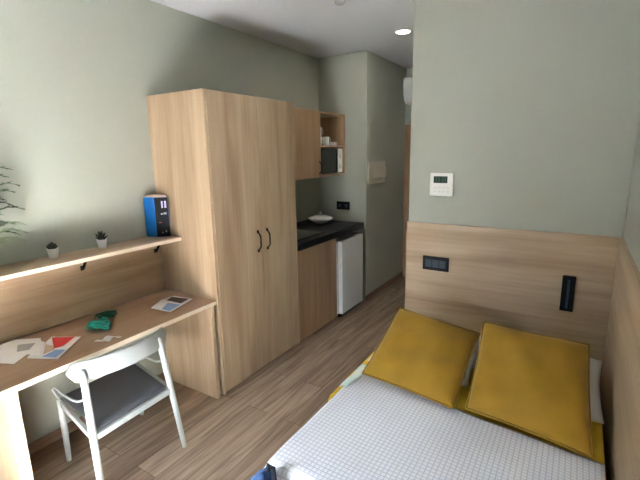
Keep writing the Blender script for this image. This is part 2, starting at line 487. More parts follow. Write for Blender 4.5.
uc = thing('wall_cabinet', 'honey oak kitchen wall cabinet with one door and an open end', 'cabinet', (0, 1.67, 1.525))
X1 = 0.338
bm = B()
box(bm, (0.002, 1.006, 1.525), (X1, 1.024, 2.198), 0.001)
box(bm, (0.002, 1.774, 1.525), (X1, 1.792, 2.198), 0.001)
box(bm, (0.002, 2.314, 1.525), (X1 + 0.018, YK - 0.002, 2.198), 0.001)
box(bm, (0.002, 1.024, 2.180), (X1, 1.774, 2.198), 0.001)
box(bm, (0.002, 1.792, 2.180), (X1 + 0.018, 2.314, 2.198), 0.001)
box(bm, (0.002, 1.024, 1.525), (X1, 1.774, 1.543), 0.001)
box(bm, (0.002, 1.792, 1.525), (X1 + 0.018, 2.314, 1.543), 0.001)
box(bm, (0.002, 1.024, 1.543), (0.01, 2.314, 2.180), 0)
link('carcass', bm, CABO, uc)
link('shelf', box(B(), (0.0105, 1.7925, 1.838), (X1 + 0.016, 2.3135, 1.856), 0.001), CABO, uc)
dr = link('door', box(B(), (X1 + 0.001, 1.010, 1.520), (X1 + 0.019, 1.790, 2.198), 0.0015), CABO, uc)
bm = B(); pts = [(X1 + 0.019 + 0.026 * min(1, 1.6 * sin(pi * k / 8)), 1.755, 1.56 + 0.13 * k / 8) for k in range(9)]
tube(bm, pts, 0.006, 8); link('handle', bm, BLACK, dr)

mw = thing('microwave', 'small white microwave with black door in the open cabinet niche', 'microwave', (0.2, 2.06, 1.5435))
bm = box(B(), (0.03, 1.812, 1.552), (0.318, 2.300, 1.822), 0.005)
for x in (0.06, 0.29):
    for y in (1.84, 2.27): lathe(bm, [(0.01, 0), (0.01, 0.009)], (x, y, 1.5435), 10)
link('body', bm, WPLAS, mw)
dr = link('door', box(B(), (0.3185, 1.815, 1.556), (0.336, 2.190, 1.818), 0.004), GLASSK, mw)
link('handle', box(B(), (0.3365, 2.160, 1.58), (0.344, 2.176, 1.79), 0.003), BLACK, dr)
cp = link('control_panel', box(B(), (0.3185, 2.194, 1.556), (0.336, 2.298, 1.818), 0.003), WPLAS, mw)
for z in (1.62, 1.73):
    link('dial', lathe(B(), [(0.028, 0), (0.026, 0.010), (0.01, 0.012)], (0, 0, 0), 20, axis='Y'), CREAM, cp)
for k, ch in enumerate([c for c in cp.children]):
    ch.rotation_euler = (0, 0, pi / 2); ch.location = Vector((0.3365, 2.246, (1.62, 1.73)[k])) - Vector((0.2, 2.06, 1.5435))
for ch in cp.children:
    me = ch.data
    for v in me.vertices: v.co += Vector((0.2, 2.06, 1.5435))

def cup(label, loc, r=0.036, h=0.085, grp=None):
    t = thing('mug', label, 'mug', loc, grp)
    x, y, z = loc
    link('cup', lathe(B(), [(r * .78, 0), (r * .82, 0.003), (r, h), (r - .003, h), (r * .78, 0.006)], (x, y, z), 24), WPLAS, t)
    bm = B(); tube(bm, [(x + (r - .003) * 0.98, y, z + h * .78), (x + r + .014, y, z + h * .78), (x + r + .020, y, z + h * .5), (x + r + .012, y, z + h * .25), (x + r * .86, y, z + h * .25)], 0.004, 8)
    link('handle', bm, WPLAS, t)
    return t
cup('white mug on the open kitchen shelf, lower front one of the pile', (0.27, 2.045, 1.8565), 0.038, 0.092)
cup('white mug on the open kitchen shelf against the cabinet side', (0.23, 1.955, 1.8565), 0.036, 0.090)
cup('white mug stacked on top of another on the kitchen shelf', (0.23, 1.955, 1.9475), 0.036, 0.100)
for k, lb in enumerate(('white plate on the open kitchen shelf, bottom one of three', 'white plate on the open kitchen shelf, middle one of three', 'white plate on the open kitchen shelf, topmost of three')):
    z = 1.8565 + k * 0.0125
    o = link('plate', lathe(B(), [(0.05, 0), (0.055, 0.001), (0.085, 0.010), (0.085, 0.013), (0.054, 0.005)], (0.225, 2.205, z), 32), WPLAS, None, (0.225, 2.205, z))
    tag(o, lb, 'plate', 'white plates on the open kitchen shelf')

# kitchen socket and fuse box
ks = thing('wall_socket', 'small black double socket on the wall above the worktop', 'socket', (0.326, YK - 0.001, 1.157))
link('plate', box(B(), (0.238, YK - 0.011, 1.109), (0.414, YK - 0.001, 1.205), 0.003), BLACK, ks)
for x in (0.282, 0.370):
    link('outlet', lathe(B(), [(0.021, 0), (0.021, 0.003), (0.017, 0.003), (0.016, 0.001)], (x, YK - 0.0112, 1.157), 20, axis='Y'), SLATE, ks)
fb = thing('fuse_box', 'cream fuse box with lidded front on the kitchen side wall', 'fuse box', (XK, 2.595, 1.54))
link('housing', box(B(), (XK + 0.001, 2.385, 1.412), (XK + 0.03, 2.805, 1.668), 0.006), CREAM, fb)
lid = link('lid', box(B(), (XK + 0.0305, 2.43, 1.475), (XK + 0.052, 2.785, 1.598), 0.008), CREAM, fb)
link('latch', box(B(), (XK + 0.0525, 2.58, 1.480), (XK + 0.058, 2.64, 1.492), 0.002), WPLAS, lid)

# air conditioner over the entrance door
ac = thing('air_conditioner', 'white wall air conditioner high at the end of the hallway', 'air conditioner', (1.05, YF, 2.38))
prof = [(3.538, 2.40), (3.538, 2.70), (3.36, 2.705), (3.325, 2.68), (3.315, 2.60), (3.325, 2.50), (3.36, 2.42), (3.42, 2.385)]
bm = B()
va = [bm.verts.new((0.665, y, z)) for y, z in prof]; vb = [bm.verts.new((1.45, y, z)) for y, z in prof]
bm.faces.new(va); bm.faces.new(vb[::-1])
for i in range(len(prof)): bm.faces.new((va[i], vb[i], vb[(i + 1) % len(prof)], va[(i + 1) % len(prof)]))
bmesh.ops.bevel(bm, geom=bm.edges[:], offset=0.006, segments=2, affect='EDGES')
link('casing', bm, WHITE, ac)
link('air_flap', box(B(), (0.70, 3.345, 2.383), (1.41, 3.40, 2.391), 0.002, rot=Matrix.Rotation(-0.5, 3, 'X')), CREAM, ac)

# ceiling fittings
dl = thing('ceiling_downlight', 'small round lit downlight in the hallway ceiling', 'ceiling light', (1.203, 1.879, ZC))
link('rim', lathe(B(), [(0.074, 0.0), (0.074, -0.006), (0.060, -0.010), (0.060, 0.0)], (1.203, 1.879, ZC - 0.001), 32), WHITE, dl)
link('lens', lathe(B(), [(0.0595, 0), (0.057, -0.005)], (1.203, 1.879, ZC - 0.004), 32), LAMPE, dl)
sp = bpy.data.lights.new('downlight_bulb', 'AREA'); sp.shape = 'DISK'; sp.size = 0.08; sp.energy = 5 / 32; sp.color = (1, 0.93, 0.82)
spo = bpy.data.objects.new('downlight_bulb', sp); C.objects.link(spo); spo.location = (1.203, 1.879, ZC - 0.012)
sm = thing('smoke_detector', 'small round smoke detector on the ceiling at the top edge', 'smoke detector', (1.115, 0.86, ZC))
link('base', lathe(B(), [(0.05, 0), (0.05, -0.012), (0.04, -0.012)], (1.115, 0.86, ZC - 0.0005), 28), CREAM, sm)
link('sensor_cap', lathe(B(), [(0.038, -0.0125), (0.034, -0.030), (0.02, -0.036)], (1.115, 0.86, ZC - 0.0005), 28), GREYP, sm)

# ------------------------------------------------------------------ partition fittings
th = thing('thermostat', 'square white thermostat with small dark display above the headboard', 'thermostat', (1.835, YP + 0.02, 1.53))
link('housing', box(B(), (1.757, YP - 0.004, 1.447), (1.922, YP + 0.0195, 1.617), 0.005), WPLAS, th)
dp = link('display', box(B(), (1.785, YP - 0.0065, 1.543), (1.885, YP - 0.0042, 1.592), 0.001), LCD, th)
bm = B()
for x in (1.803, 1.822, 1.849, 1.868):       # seven-segment figures on the display
    for (a, b) in (((x - .006, 1.586), (x + .006, 1.583)), ((x - .006, 1.569), (x + .006, 1.566)), ((x - .006, 1.552), (x + .006, 1.549)), ((x + .004, 1.586), (x + .006, 1.549))):
        box(bm, (a[0], YP - 0.0075, min(a[1], b[1])), (b[0], YP - 0.0067, max(a[1], b[1])), 0)
link('digits', bm, plain('grey_green_digits', (0.10, 0.17, 0.12), 0.5), dp)
for k in range(4):
    for z in (1.475, 1.505):
        x = 1.79 + k * 0.03
        link('button', box(B(), (x, YP - 0.0065, z), (x + 0.018, YP - 0.0042, z + 0.010), 0.001), CREAM, th)

ws = thing('wall_socket', 'black three-gang socket plate on the oak headboard panel, left side', 'socket', (1.825, YP, 0.935))
link('plate', box(B(), (1.726, YP - 0.011, 0.881), (1.924, YP - 0.001, 0.989), 0.003), BLACK, ws)
for k in range(3):
    x = 1.747 + k * 0.053
    g = link('module', box(B(), (x, YP - 0.0145, 0.906), (x + 0.049, YP - 0.0112, 0.965), 0.0015), SLATE, ws)

rl = thing('reading_lamp', 'black rectangular reading lamp upright on the oak headboard panel', 'wall lamp', (2.697, YP, 0.85))
link('back_plate', box(B(), (2.675, YP - 0.012, 0.76), (2.72, YP - 0.001, 0.94), 0.002), BLACK, rl)
hd = link('lamp_head', box(B(), (2.660, YP - 0.045, 0.735), (2.735, YP - 0.0125, 0.968), 0.004), BLACK, rl)
link('light_slot', box(B(), (2.690, YP - 0.047, 0.755), (2.705, YP - 0.0452, 0.948), 0.0005), SLATE, hd)

# ------------------------------------------------------------------ bed
BX0, BX1, BY0, BY1, BZ = 1.662, 2.900, -0.775, 1.035, 0.43
bd = thing('bed', 'double bed against the oak headboard panel in the corner', 'bed', (2.28, 0.13, 0))
bm = box(B(), (BX0 + 0.02, BY0 + 0.02, 0.08), (BX1, BY1, 0.24), 0.01)
link('base', bm, DIVAN, bd)
for x in (BX0 + 0.08, BX1 - 0.08):
    for y in (BY0 + 0.10, BY1 - 0.10):
        link('leg', lathe(B(), [(0.022, 0), (0.028, 0.0795)], (x, y, 0), 16), BLACK, bd)
link('mattress', box(B(), (BX0 + 0.004, BY0 + 0.004, 0.2405), (BX1, BY1, BZ), 0.045, seg=4), MATT, bd, smooth=True)

def cloth(name, x0, x1, y0, y1, z, hang_l, hang_f, thick, mats, nx=70, ny=80, rad=0.035, wr=0.004, head=None, seed=0):
    """sheet lying on the bed top, rounding over the left edge (x0) and the foot edge (y0)"""
    rnd = random.Random(seed)
    ph = [rnd.uniform(0, 6) for _ in range(6)]
    def fold(s, hang):     # s = distance inwards from the hem; returns (inward position, drop)
        arc = rad * pi / 2
        if s >= hang + arc: return s - hang - arc + rad, 0.0
        if s >= hang:
            a = (hang + arc - s) / rad
            return rad - rad * sin(a), rad * (1 - cos(a))
        return 0.0, rad + (hang - s)
    Lx = hang_l + rad * pi / 2 + (x1 - x0 - rad) if hang_l is not None else x1 - x0
    Ly = hang_f + rad * pi / 2 + (y1 - y0 - rad) if hang_f is not None else y1 - y0
    bm = B(); uvl = bm.loops.layers.uv.new('UVMap'); g = []; uvd = {}
    for j in range(ny + 1):
        row = []
        for i in range(nx + 1):
            u = Lx * i / nx; v = Ly * j / ny
            if hang_l is None: px, dx = u, 0
            else: px, dx = fold(u, hang_l)
            if hang_f is None: py, dy = v, 0
            else: py, dy = fold(v, hang_f)
            X = x0 + px; Y = y0 + py
            if head is not None:
                t = j / ny
                Y = Y + (head(X) - y1) * t * t
            drop = max(dx, dy) if (dx > rad or dy > rad) else dx + dy
            Z = z - drop + wr * (sin(X * 9 + ph[0] + 2 * sin(Y * 5 + ph[1])) * 0.5 + sin(Y * 13 + ph[2] + 3 * X) * 0.35 + sin((X + Y) * 21 + ph[3]) * 0.25)
            if dx > rad: X -= 0.004 + 0.004 * sin(Y * 14 + ph[4])
            if dy > rad: Y -= 0.008 + 0.006 * sin(X * 16 + ph[5])
            vt = bm.verts.new((X, Y, Z)); uvd[vt] = (u, v); row.append(vt)
        g.append(row)
    for j in range(ny):
        for i in range(nx):
            f = bm.faces.new((g[j][i], g[j][i + 1], g[j + 1][i + 1], g[j + 1][i])); f.smooth = True
            for lp in f.loops: lp[uvl].uv = uvd[lp.vert]
    o = link(name, bm, mats, None, ((x0 + x1) / 2, (y0 + y1) / 2, z))
    md = o.modifiers.new('thickness', 'SOLIDIFY'); md.thickness = thick; md.offset = 1
    return o

ys = cloth('bed_sheet', 1.606, 2.900, -0.16, 0.50, BZ + 0.006, 0.10, None, 0.008, YSHEET, 50, 40, 0.03, 0.003, seed=3)
tag(ys, 'yellow mustard sheet showing between the cushions and the white quilt', 'bed sheet')
q = cloth('quilt', 1.655, 2.895, -0.790, 0.02, BZ + 0.027, 0.20, 0.26, 0.010, QUILT, 90, 80, 0.022, 0.005,
          head=lambda X: 0.09 - 0.135 * max(0.0, (X - 1.63)), seed=5)
tag(q, 'white quilt with fine grey check spread over the bed', 'quilt')
# turned-back pale corner of the quilt at the left bed edge
bm = B(); g = []
for j in range(13):
    row = []
    for i in range(7):
        t = j / 12; s = i / 6
        x = 1.636 + s * (0.050 + 0.03 * t); y = -0.10 + t * 0.27 - s * 0.02
        z = BZ + 0.040 - 0.020 * (1 - s) ** 2 + 0.008 * sin(s * pi) + 0.003 * sin(t * 9)
        row.append(bm.verts.new((x, y, z)))
    g.append(row)
for j in range(12):
    for i in range(6): bm.faces.new((g[j][i], g[j][i + 1], g[j + 1][i + 1], g[j + 1][i])).smooth = True
o = link('turned_corner', bm, WSHEET)
md = o.modifiers.new('thickness', 'SOLIDIFY'); md.thickness = 0.008; md.offset = 1
o.parent = q; o.location = -Vector(q.location)
o['label'] = 'pale turned-back corner'

def pillow(bm, tl, tr, br, bl, thick, n=22, sag=0.06, pw=2.6, crease=0.0, seed=1):
    """stuffed square between four corners; edges pull in slightly, corners stay pointed"""
    rnd = random.Random(seed); ph = [rnd.uniform(0, 6) for _ in range(5)]
    tl, tr, br, bl = map(Vector, (tl, tr, br, bl))
    nrm = ((tr - bl).cross(tl - br)); nrm.normalize()
    if nrm.z < 0: nrm = -nrm
    top = []; bot = []
    for j in range(n + 1):
        rt, rb = [], []
        for i in range(n + 1):
            u, v = i / n, j / n
            a = 2 * u - 1; b = 2 * v - 1
            uu_ = u + sag * 0.5 * (-a) * (1 - b * b) * abs(a) ** 3
            vv_ = v + sag * 0.5 * (-b) * (1 - a * a) * abs(b) ** 3
            p = (bl * (1 - uu_) + br * uu_) * (1 - vv_) + (tl * (1 - uu_) + tr * uu_) * vv_
            h = (max(0, 1 - abs(a) ** pw) * max(0, 1 - abs(b) ** pw)) ** 0.55
            wv = crease * (sin(a * 7 + ph[0] + 2.5 * b) + 0.6 * sin(b * 9 + ph[1] - 2 * a)) * h
            e = (i in (0, n)) or (j in (0, n))
            vt = bm.verts.new(p + nrm * (thick / 2 * h + wv)); rt.append(vt)
            rb.append(vt if e else bm.verts.new(p - nrm * (thick / 2 * h)))
        top.append(rt); bot.append(rb)
    for G, fl in ((top, False), (bot, True)):
        for j in range(n):
            for i in range(n):
                vs = (G[j][i], G[j][i + 1], G[j + 1][i + 1], G[j + 1][i])
                f = bm.faces.new(vs[::-1] if fl else vs); f.smooth = True
    edge = [top[0][i].co.copy() for i in range(n)] + [top[j][n].co.copy() for j in range(n)] + \
           [top[n][i].co.copy() for i in range(n, 0, -1)] + [top[j][0].co.copy() for j in range(n, 0, -1)]
    return bm, edge

def cushion(label, c4, thick, seed):
    mid = sum((Vector(p) for p in c4), Vector()) / 4
    t = thing('cushion', label, 'cushion', (mid.x, mid.y, min(p[2] for p in c4)), 'mustard cushions on the bed')
    bm, edge = pillow(B(), *c4, thick, n=30, sag=0.03, pw=3.2, crease=0.009, seed=seed)
    link('cover', bm, MUST, t)
    bm = B(); pe = edge + [edge[0]]
    tube(bm, pe, 0.006, 6, caps=False)
    link('piping', bm, MUSTP, t)
    return t
cushion('mustard yellow cushion leaning on the left pillow, nearer the wardrobe',
        ((1.789, 0.412, 0.790), (2.280, 0.432, 0.714), (2.262, -0.065, 0.506), (1.722, 0.014, 0.506)), 0.13, 2)
cushion('mustard yellow cushion in the bed corner, nearer the right wall',
        ((2.308, 0.370, 0.818), (2.812, 0.375, 0.798), (2.850, -0.108, 0.500), (2.320, -0.028, 0.506)), 0.13, 7)

def head_pillow(label, x0, x1, seed, yb=0.15, yt=0.66):
    bm, edge = pillow(B(), (x0, yt, 0.60), (x1, yt, 0.60), (x1, yb, 0.515), (x0, yb, 0.515), 0.15, 24, 0.05, 3.2, 0.005, seed)
    mid = ((x0 + x1) / 2, 0.36, 0.46)
    o = link('pillow', bm, LINEN, None, mid)
    return tag(o, label, 'pillow', 'white pillows on the bed')
head_pillow('white pillow behind the left mustard cushion', 1.69, 2.285, 3)
head_pillow('white pillow behind the right mustard cushion, showing by the wall', 2.295, 2.898, 8)

# ------------------------------------------------------------------ chair
ch = thing('desk_chair', 'pale grey chair with curved backrest and round legs pushed under the desk', 'chair', (0.5, -0.77, 0))
FL, FR = Vector((0.262, -0.966, 0)), Vector((0.243, -0.462, 0))
legs = [((0.80, -1.065, 0), (0.684, -1.020, 0.722)), ((0.765, -0.530, 0), (0.664, -0.560, 0.708))]
for a, b in legs:
    a, b = Vector(a), Vector(b); bm = B()
    dv = b - a
    tube(bm, [a, a + dv * .3, a + dv * .55, a + dv * .9, a + dv * .97, b, b + dv.normalized() * 0.008], [0.0135, 0.017, 0.019, 0.018, 0.0165, 0.013, 0.006], 16)
    link('leg', bm, CHAIRW, ch)
for a, tx in ((FL, (0.268, -0.965, 0.412)), (FR, (0.268, -0.470, 0.412))):
    bm = B(); b = Vector(tx); tube(bm, [a, a.lerp(b, .5), a.lerp(b, .97), b], [0.0135, 0.017, 0.018, 0.014], 16)
    link('leg', bm, CHAIRW, ch)
def leg_at(i, z):
    a, b = Vector(legs[i][0]), Vector(legs[i][1]); return a.lerp(b, z / 0.72)
# seat frame rails
zz = 0.385
RL, RR = leg_at(0, zz), leg_at(1, zz)
F1, F2 = Vector((0.267, -0.965, zz)), Vector((0.267, -0.470, zz))
def rail(a, b, h=0.035, t=0.020, up=0):
    bm = B(); dv = (b - a); ln = dv.length; ang = math.atan2(dv.y, dv.x); c = (a + b) / 2
    box(bm, (c.x - ln / 2, c.y - t / 2, c.z - h / 2), (c.x + ln / 2, c.y + t / 2, c.z + h / 2), 0.004, rot=Matrix.Rotation(ang, 3, 'Z'))
    return bm
for a, b in ((RL, RR), (F1, F2), (F1, RL), (F2, RR)):
    dd = (b - a).normalized() * 0.012
    link('seat_rail', rail(a + dd, b - dd), CHAIRW, ch)
# seat: upholstered pad, slightly dished
bm = B(); n = 14; top = []; bot = []
cs = [F1 + Vector((-0.01, 0.022, 0)), F2 + Vector((-0.01, -0.022, 0)), RR + Vector((-0.008, -0.028, 0)), RL + Vector((-0.008, 0.028, 0))]
for j in range(n + 1):
    rt, rb = [], []
    for i in range(n + 1):
        u, v = i / n, j / n
        p = (cs[0] * (1 - u) + cs[1] * u) * (1 - v) + (cs[3] * (1 - u) + cs[2] * u) * v
        a = 2 * u - 1; b = 2 * v - 1
        e = max(abs(a), abs(b))
        rt.append(bm.verts.new((p.x, p.y, zz + 0.042 - 0.010 * (1 - a * a) * (1 - b * b) - 0.012 * max(0, e - .86) / .14)))
        rb.append(bm.verts.new((p.x, p.y, zz + 0.0185)))
    top.append(rt); bot.append(rb)
for j in range(n):
    for i in range(n):
        bm.faces.new((top[j][i], top[j][i + 1], top[j + 1][i + 1], top[j + 1][i])).smooth = True
        bm.faces.new((bot[j][i], bot[j + 1][i], bot[j + 1][i + 1], bot[j][i + 1]))
for k in range(n):
    for A_, B_, C_, D_ in ((top[0][k], top[0][k + 1], bot[0][k + 1], bot[0][k]), (top[n][k], top[n][k + 1], bot[n][k + 1], bot[n][k]),
                           (top[k][0], top[k + 1][0], bot[k + 1][0], bot[k][0]), (top[k][n], top[k + 1][n], bot[k + 1][n], bot[k][n])):
        bm.faces.new((A_, B_, C_, D_))
link('seat', bm, SEATG, ch)
# curved backrest band on the inner side of the rear legs
bm = B(); n = 26; rings = []
e0, e1 = Vector((0.640, -1.075, 0)), Vector((0.612, -0.476, 0))
for i in range(n + 1):
    t = i / n; a = 2 * t - 1
    c = e0.lerp(e1, t)
    out = Vector((1, 0.07, 0)).normalized()
    bulge = 0.085 * (1 - a * a) - 0.0 
    end = max(0, abs(a) - 0.9) / 0.1
    hh = 0.050 * math.sqrt(max(0.02, 1 - end ** 2.2))
    base = c + out * bulge + Vector((0, 0, 0.722 - 0.020 * t))
    prof = []
    T = 0.009
    for k in range(16):
        th_ = 2 * pi * k / 16
        cx_, sy_ = cos(th_), sin(th_)
        sx = math.copysign(abs(cx_) ** .5, cx_) * T; sz = math.copysign(abs(sy_) ** .45, sy_) * hh
        prof.append(bm.verts.new(base + out * (sx + sz * 0.22 * -1) + Vector((0, 0, sz))))
    rings.append(prof)
for i in range(n):
    for k in range(16):
        bm.faces.new((rings[i][k], rings[i][(k + 1) % 16], rings[i + 1][(k + 1) % 16], rings[i + 1][k])).smooth = True
bm.faces.new(rings[0][::-1]); bm.faces.new(rings[-1])
link('backrest', bm, CHAIRW, ch)
# slim bent side rods from the rear legs towards the front legs
for i, fx in ((0, FL), (1, FR)):
    p = leg_at(i, 0.60); s = -1 if i == 0 else 1
    bm = B()
    pts = [p, p + Vector((-0.04, s * 0.004, -0.035)), p + Vector((-0.10, s * 0.010, -0.055)), p + Vector((-0.20, s * .012, -0.055)), p + Vector((-0.29, s * .008, -0.045)),
           p + Vector((-0.355, 0, -0.075)), Vector((0.272, p.y * .35 + fx.y * .65, 0.46)), Vector((0.268, fx.y, 0.405))]
    # smooth by Catmull-Rom
    sm_ = []
    for k in range(len(pts) - 1):
        P0 = pts[max(0, k - 1)]; P1 = pts[k]; P2 = pts[k + 1]; P3 = pts[min(len(pts) - 1, k + 2)]
        for q_ in range(5):
            t = q_ / 5
            sm_.append(0.5 * ((2 * P1) + (P2 - P0) * t + (2 * P0 - 5 * P1 + 4 * P2 - P3) * t * t + (3 * P1 - P0 - 3 * P2 + P3) * t ** 3))
    sm_.append(pts[-1])
    tube(bm, sm_, 0.0065, 10)
    link('armrest', bm, CHAIRW, ch)

# ------------------------------------------------------------------ things on the shelf
def succulent(label, x, y, rz, kind):
    t = thing('potted_succulent', label, 'potted plant', (x, y, 1.1865), 'potted succulents on the shelf')
    z = 1.1868
    pt = link('pot', lathe(B(), [(0.021, 0), (0.023, 0.002), (0.0300, 0.052), (0.0310, 0.060), (0.0275, 0.060), (0.026, 0.052)], (x, y, z), 28), WPLAS, t)
    link('soil', lathe(B(), [(0.0255, 0), (0.0255, 0.003)], (x, y, z + 0.0525), 20), SOIL, pt)
    bm = B(); rnd = random.Random(kind)
    nn = 26 if kind == 1 else 18
    for k in range(nn):
        a = k * 2.399; ti = (k / nn)
        el = 0.25 + 1.25 * ti
        if kind == 1: L_, r_ = 0.034 - 0.010 * ti, 0.0085
        else: L_, r_ = 0.052 - 0.012 * ti, 0.0055
        L_ *= rnd.uniform(.85, 1.15)
        d_ = Vector((cos(a) * cos(el), sin(a) * cos(el), sin(el)))
        o_ = Vector((x, y, z + 0.056)) + Vector((0, 0, 0.010 * ti))
        tube(bm, [o_, o_ + d_ * L_ * .45, o_ + d_ * L_ * .8 + Vector((0, 0, .003)), o_ + d_ * L_ + Vector((0, 0, .006))], [r_ * .6, r_, r_ * .7, 0.0008], 6)
    link('leaves', bm, SUCC, t)
    return t
succulent('small dark rounded succulent in white pot, left one on the shelf', 0.085, -0.800, 0, 1)
succulent('small dark spiky succulent in white pot, right one on the shelf', 0.085, -0.500, 0, 2)

fp = thing('potted_fern', 'feathery green fern in a pot at the left end of the shelf', 'potted plant', (0.13, -1.20, 1.1865))
pt = link('pot', lathe(B(), [(0.042, 0), (0.045, 0.003), (0.060, 0.105), (0.063, 0.115), (0.057, 0.115), (0.055, 0.10)], (0.13, -1.20, 1.1868), 32), WPLAS, fp)
link('soil', lathe(B(), [(0.054, 0), (0.054, 0.004)], (0.13, -1.20, 1.1868 + 0.100), 24), SOIL, pt)
rnd = random.Random(12)
fr_specs = [(1.45, 0.20, 0.44, 0), (1.2, 0.23, 0.40, 0), (1.75, 0.19, 0.32, 0), (1.35, 0.24, 0.27, 0), (1.0, 0.20, 0.20, 1), (1.55, 0.25, 0.18, 1), (0.4, 0.16, 0.38, 0),
            (2.3, 0.14, 0.35, 0), (-0.5, 0.15, 0.30, 0), (-1.4, 0.13, 0.30, 0), (-2.2, 0.12, 0.25, 0), (0.7, 0.17, 0.12, 1), (1.85, 0.18, 0.24, 0),
            (1.3, 0.21, 0.48, 0), (1.5, 0.22, 0.36, 0), (1.15, 0.24, 0.15, 1), (1.4, 0.23, 0.10, 1), (1.65, 0.22, 0.13, 0), (1.25, 0.19, 0.30, 0)]
for (az, reach, hgt, pale) in fr_specs:
    base = Vector((0.13, -1.20, 1.288)); hd_ = Vector((cos(az), sin(az), 0))
    hd_.x = max(hd_.x, -0.55) if hd_.x < 0 else hd_.x
    pts = [base + hd_ * reach * (t ** 1.3) + Vector((0, 0, hgt * (1 - (1 - t) ** 1.7) - 0.05 * t ** 4)) for t in [k / 9 for k in range(10)]]
    for p_ in pts: p_.x = max(p_.x, 0.012)
    bm = B(); tube(bm, pts, [0.0022 * (1 - .06 * k) for k in range(10)], 5)
    for k in range(2, 10):
        T_ = (pts[k] - pts[k - 1]).normalized(); sd_ = T_.cross(Vector((0, 0, 1)))
        if sd_.length < .1: sd_ = Vector((1, 0, 0))
        sd_.normalize()
        for s_ in (-1, 1):
            for m_ in range(3):
                o_ = pts[k] - T_ * 0.010 * m_
                L_ = 0.056 * rnd.uniform(.7, 1.2) * (1.15 - k / 12)
                dr_ = (sd_ * s_ + T_ * 0.9 + Vector((0, 0, rnd.uniform(-.3, .3)))).normalized()
                tip = o_ + dr_ * L_; tip.x = max(tip.x, 0.006)
                w_ = T_ * 0.012
                md_ = (o_ + tip) / 2 + Vector((0, 0, 0.003)); md_.x = max(md_.x, 0.006)
                v0 = bm.verts.new(o_); v1 = bm.verts.new(md_ + w_); v2 = bm.verts.new(tip); v3 = bm.verts.new(md_ - w_)
                v4 = bm.verts.new(md_ + Vector((0, 0, -0.0015)))
                bm.faces.new((v0, v1, v2, v3)); bm.faces.new((v0, v3, v4)); bm.faces.new((v3, v2, v4)); bm.faces.new((v2, v1, v4)); bm.faces.new((v1, v0, v4))
    link('frond', bm, LEAFL if pale else LEAF, fp)

# blue and black carton at the wardrobe end
bx = thing('tall_carton', 'tall blue and black carton standing on the shelf against the wardrobe', 'carton', (0.10, -0.08, 1.1865))
hz0, hz1 = 1.187, 1.478
outl = [(0.012, -0.118), (0.092, -0.088), (0.158, -0.018), (0.135, -0.005), (0.060, -0.004), (0.012, -0.006)]
bm = B()
va = [bm.verts.new((x, y, hz0)) for x, y in outl]; vb = [bm.verts.new((x, y, hz1)) for x, y in outl]
fb_ = bm.faces.new(va[::-1]); ft_ = bm.faces.new(vb); fb_.material_index = 1; ft_.material_index = 1
for i in range(6):
    f = bm.faces.new((va[i], va[(i + 1) % 6], vb[(i + 1) % 6], vb[i])); f.material_index = 0 if i in (0, 5) else 1
bmesh.ops.bevel(bm, geom=bm.edges[:], offset=0.002, segments=2, affect='EDGES')
link('sleeve', bm, [BLUE, BLACK], bx)
cen = Vector((0.078, -0.045, 0))
bm = B()
va = [bm.verts.new((cen.x + (x - cen.x) * .93, cen.y + (y - cen.y) * .93, hz1 + .0005)) for x, y in outl]
vb = [bm.verts.new((cen.x + (x - cen.x) * .80, cen.y + (y - cen.y) * .80, hz1 + 0.014)) for x, y in outl]
bm.faces.new(va[::-1]); bm.faces.new(vb)
for i in range(6): bm.faces.new((va[i], va[(i + 1) % 6], vb[(i + 1) % 6], vb[i]))
link('top_flap', bm, SKINP, bx)
# blurred pale and lilac marks printed on the black face
A_ = Vector((0.092, -0.088, 0)); B_ = Vector((0.158, -0.018, 0)); ax_ = (B_ - A_); nn_ = Vector((ax_.y, -ax_.x, 0)).normalized()
def mark(s0, s1, z0, z1, mt):
    bm = B(); q_ = []
    for dpt in (0.0004, 0.0012):
        for (s, z) in ((s0, z0), (s1, z0), (s1, z1), (s0, z1)):
            p = A_ + ax_ * s + nn_ * dpt; q_.append(bm.verts.new((p.x, p.y, z)))
    for idx in ((0, 1, 2, 3), (4, 5, 6, 7), (0, 1, 5, 4), (1, 2, 6, 5), (2, 3, 7, 6), (3, 0, 4, 7)): bm.faces.new([q_[k] for k in idx])
    link('printed_mark', bm, mt, bx)
mark(.50, .62, 1.40, 1.45, LILAC); mark(.72, .86, 1.40, 1.45, LILAC)
mark(.42, .56, 1.352, 1.360, GREYP); mark(.62, .70, 1.352, 1.366, GREYP); mark(.74, .82, 1.352, 1.366, GREYP)
mark(.25, .40, 1.29, 1.296, REDP); mark(.40, .48, 1.215, 1.222, GREYP); mark(.66, .74, 1.22, 1.232, GREYP)

# ------------------------------------------------------------------ things on the desk
ZD = 0.7505
def sheet(name, pts, mt, parent=None, z=ZD, th_=0.0012, lift=None):
    """thin sheet from a polygon (x, y), optional lift per corner"""
    lift = lift or [0] * len(pts)
    bm = B()
    a = [bm.verts.new((x, y, z + l)) for (x, y), l in zip(pts, lift)]
    b = [bm.verts.new((x, y, z + l + th_)) for (x, y), l in zip(pts, lift)]
    bm.faces.new(a[::-1]); bm.faces.new(b)
    for i in range(len(pts)): bm.faces.new((a[i], a[(i + 1) % len(pts)], b[(i + 1) % len(pts)], b[i]))
    c = (sum(p[0] for p in pts) / len(pts), sum(p[1] for p in pts) / len(pts), z)
    return link(name, bm, mt, parent, c if parent is None else (0, 0, 0))

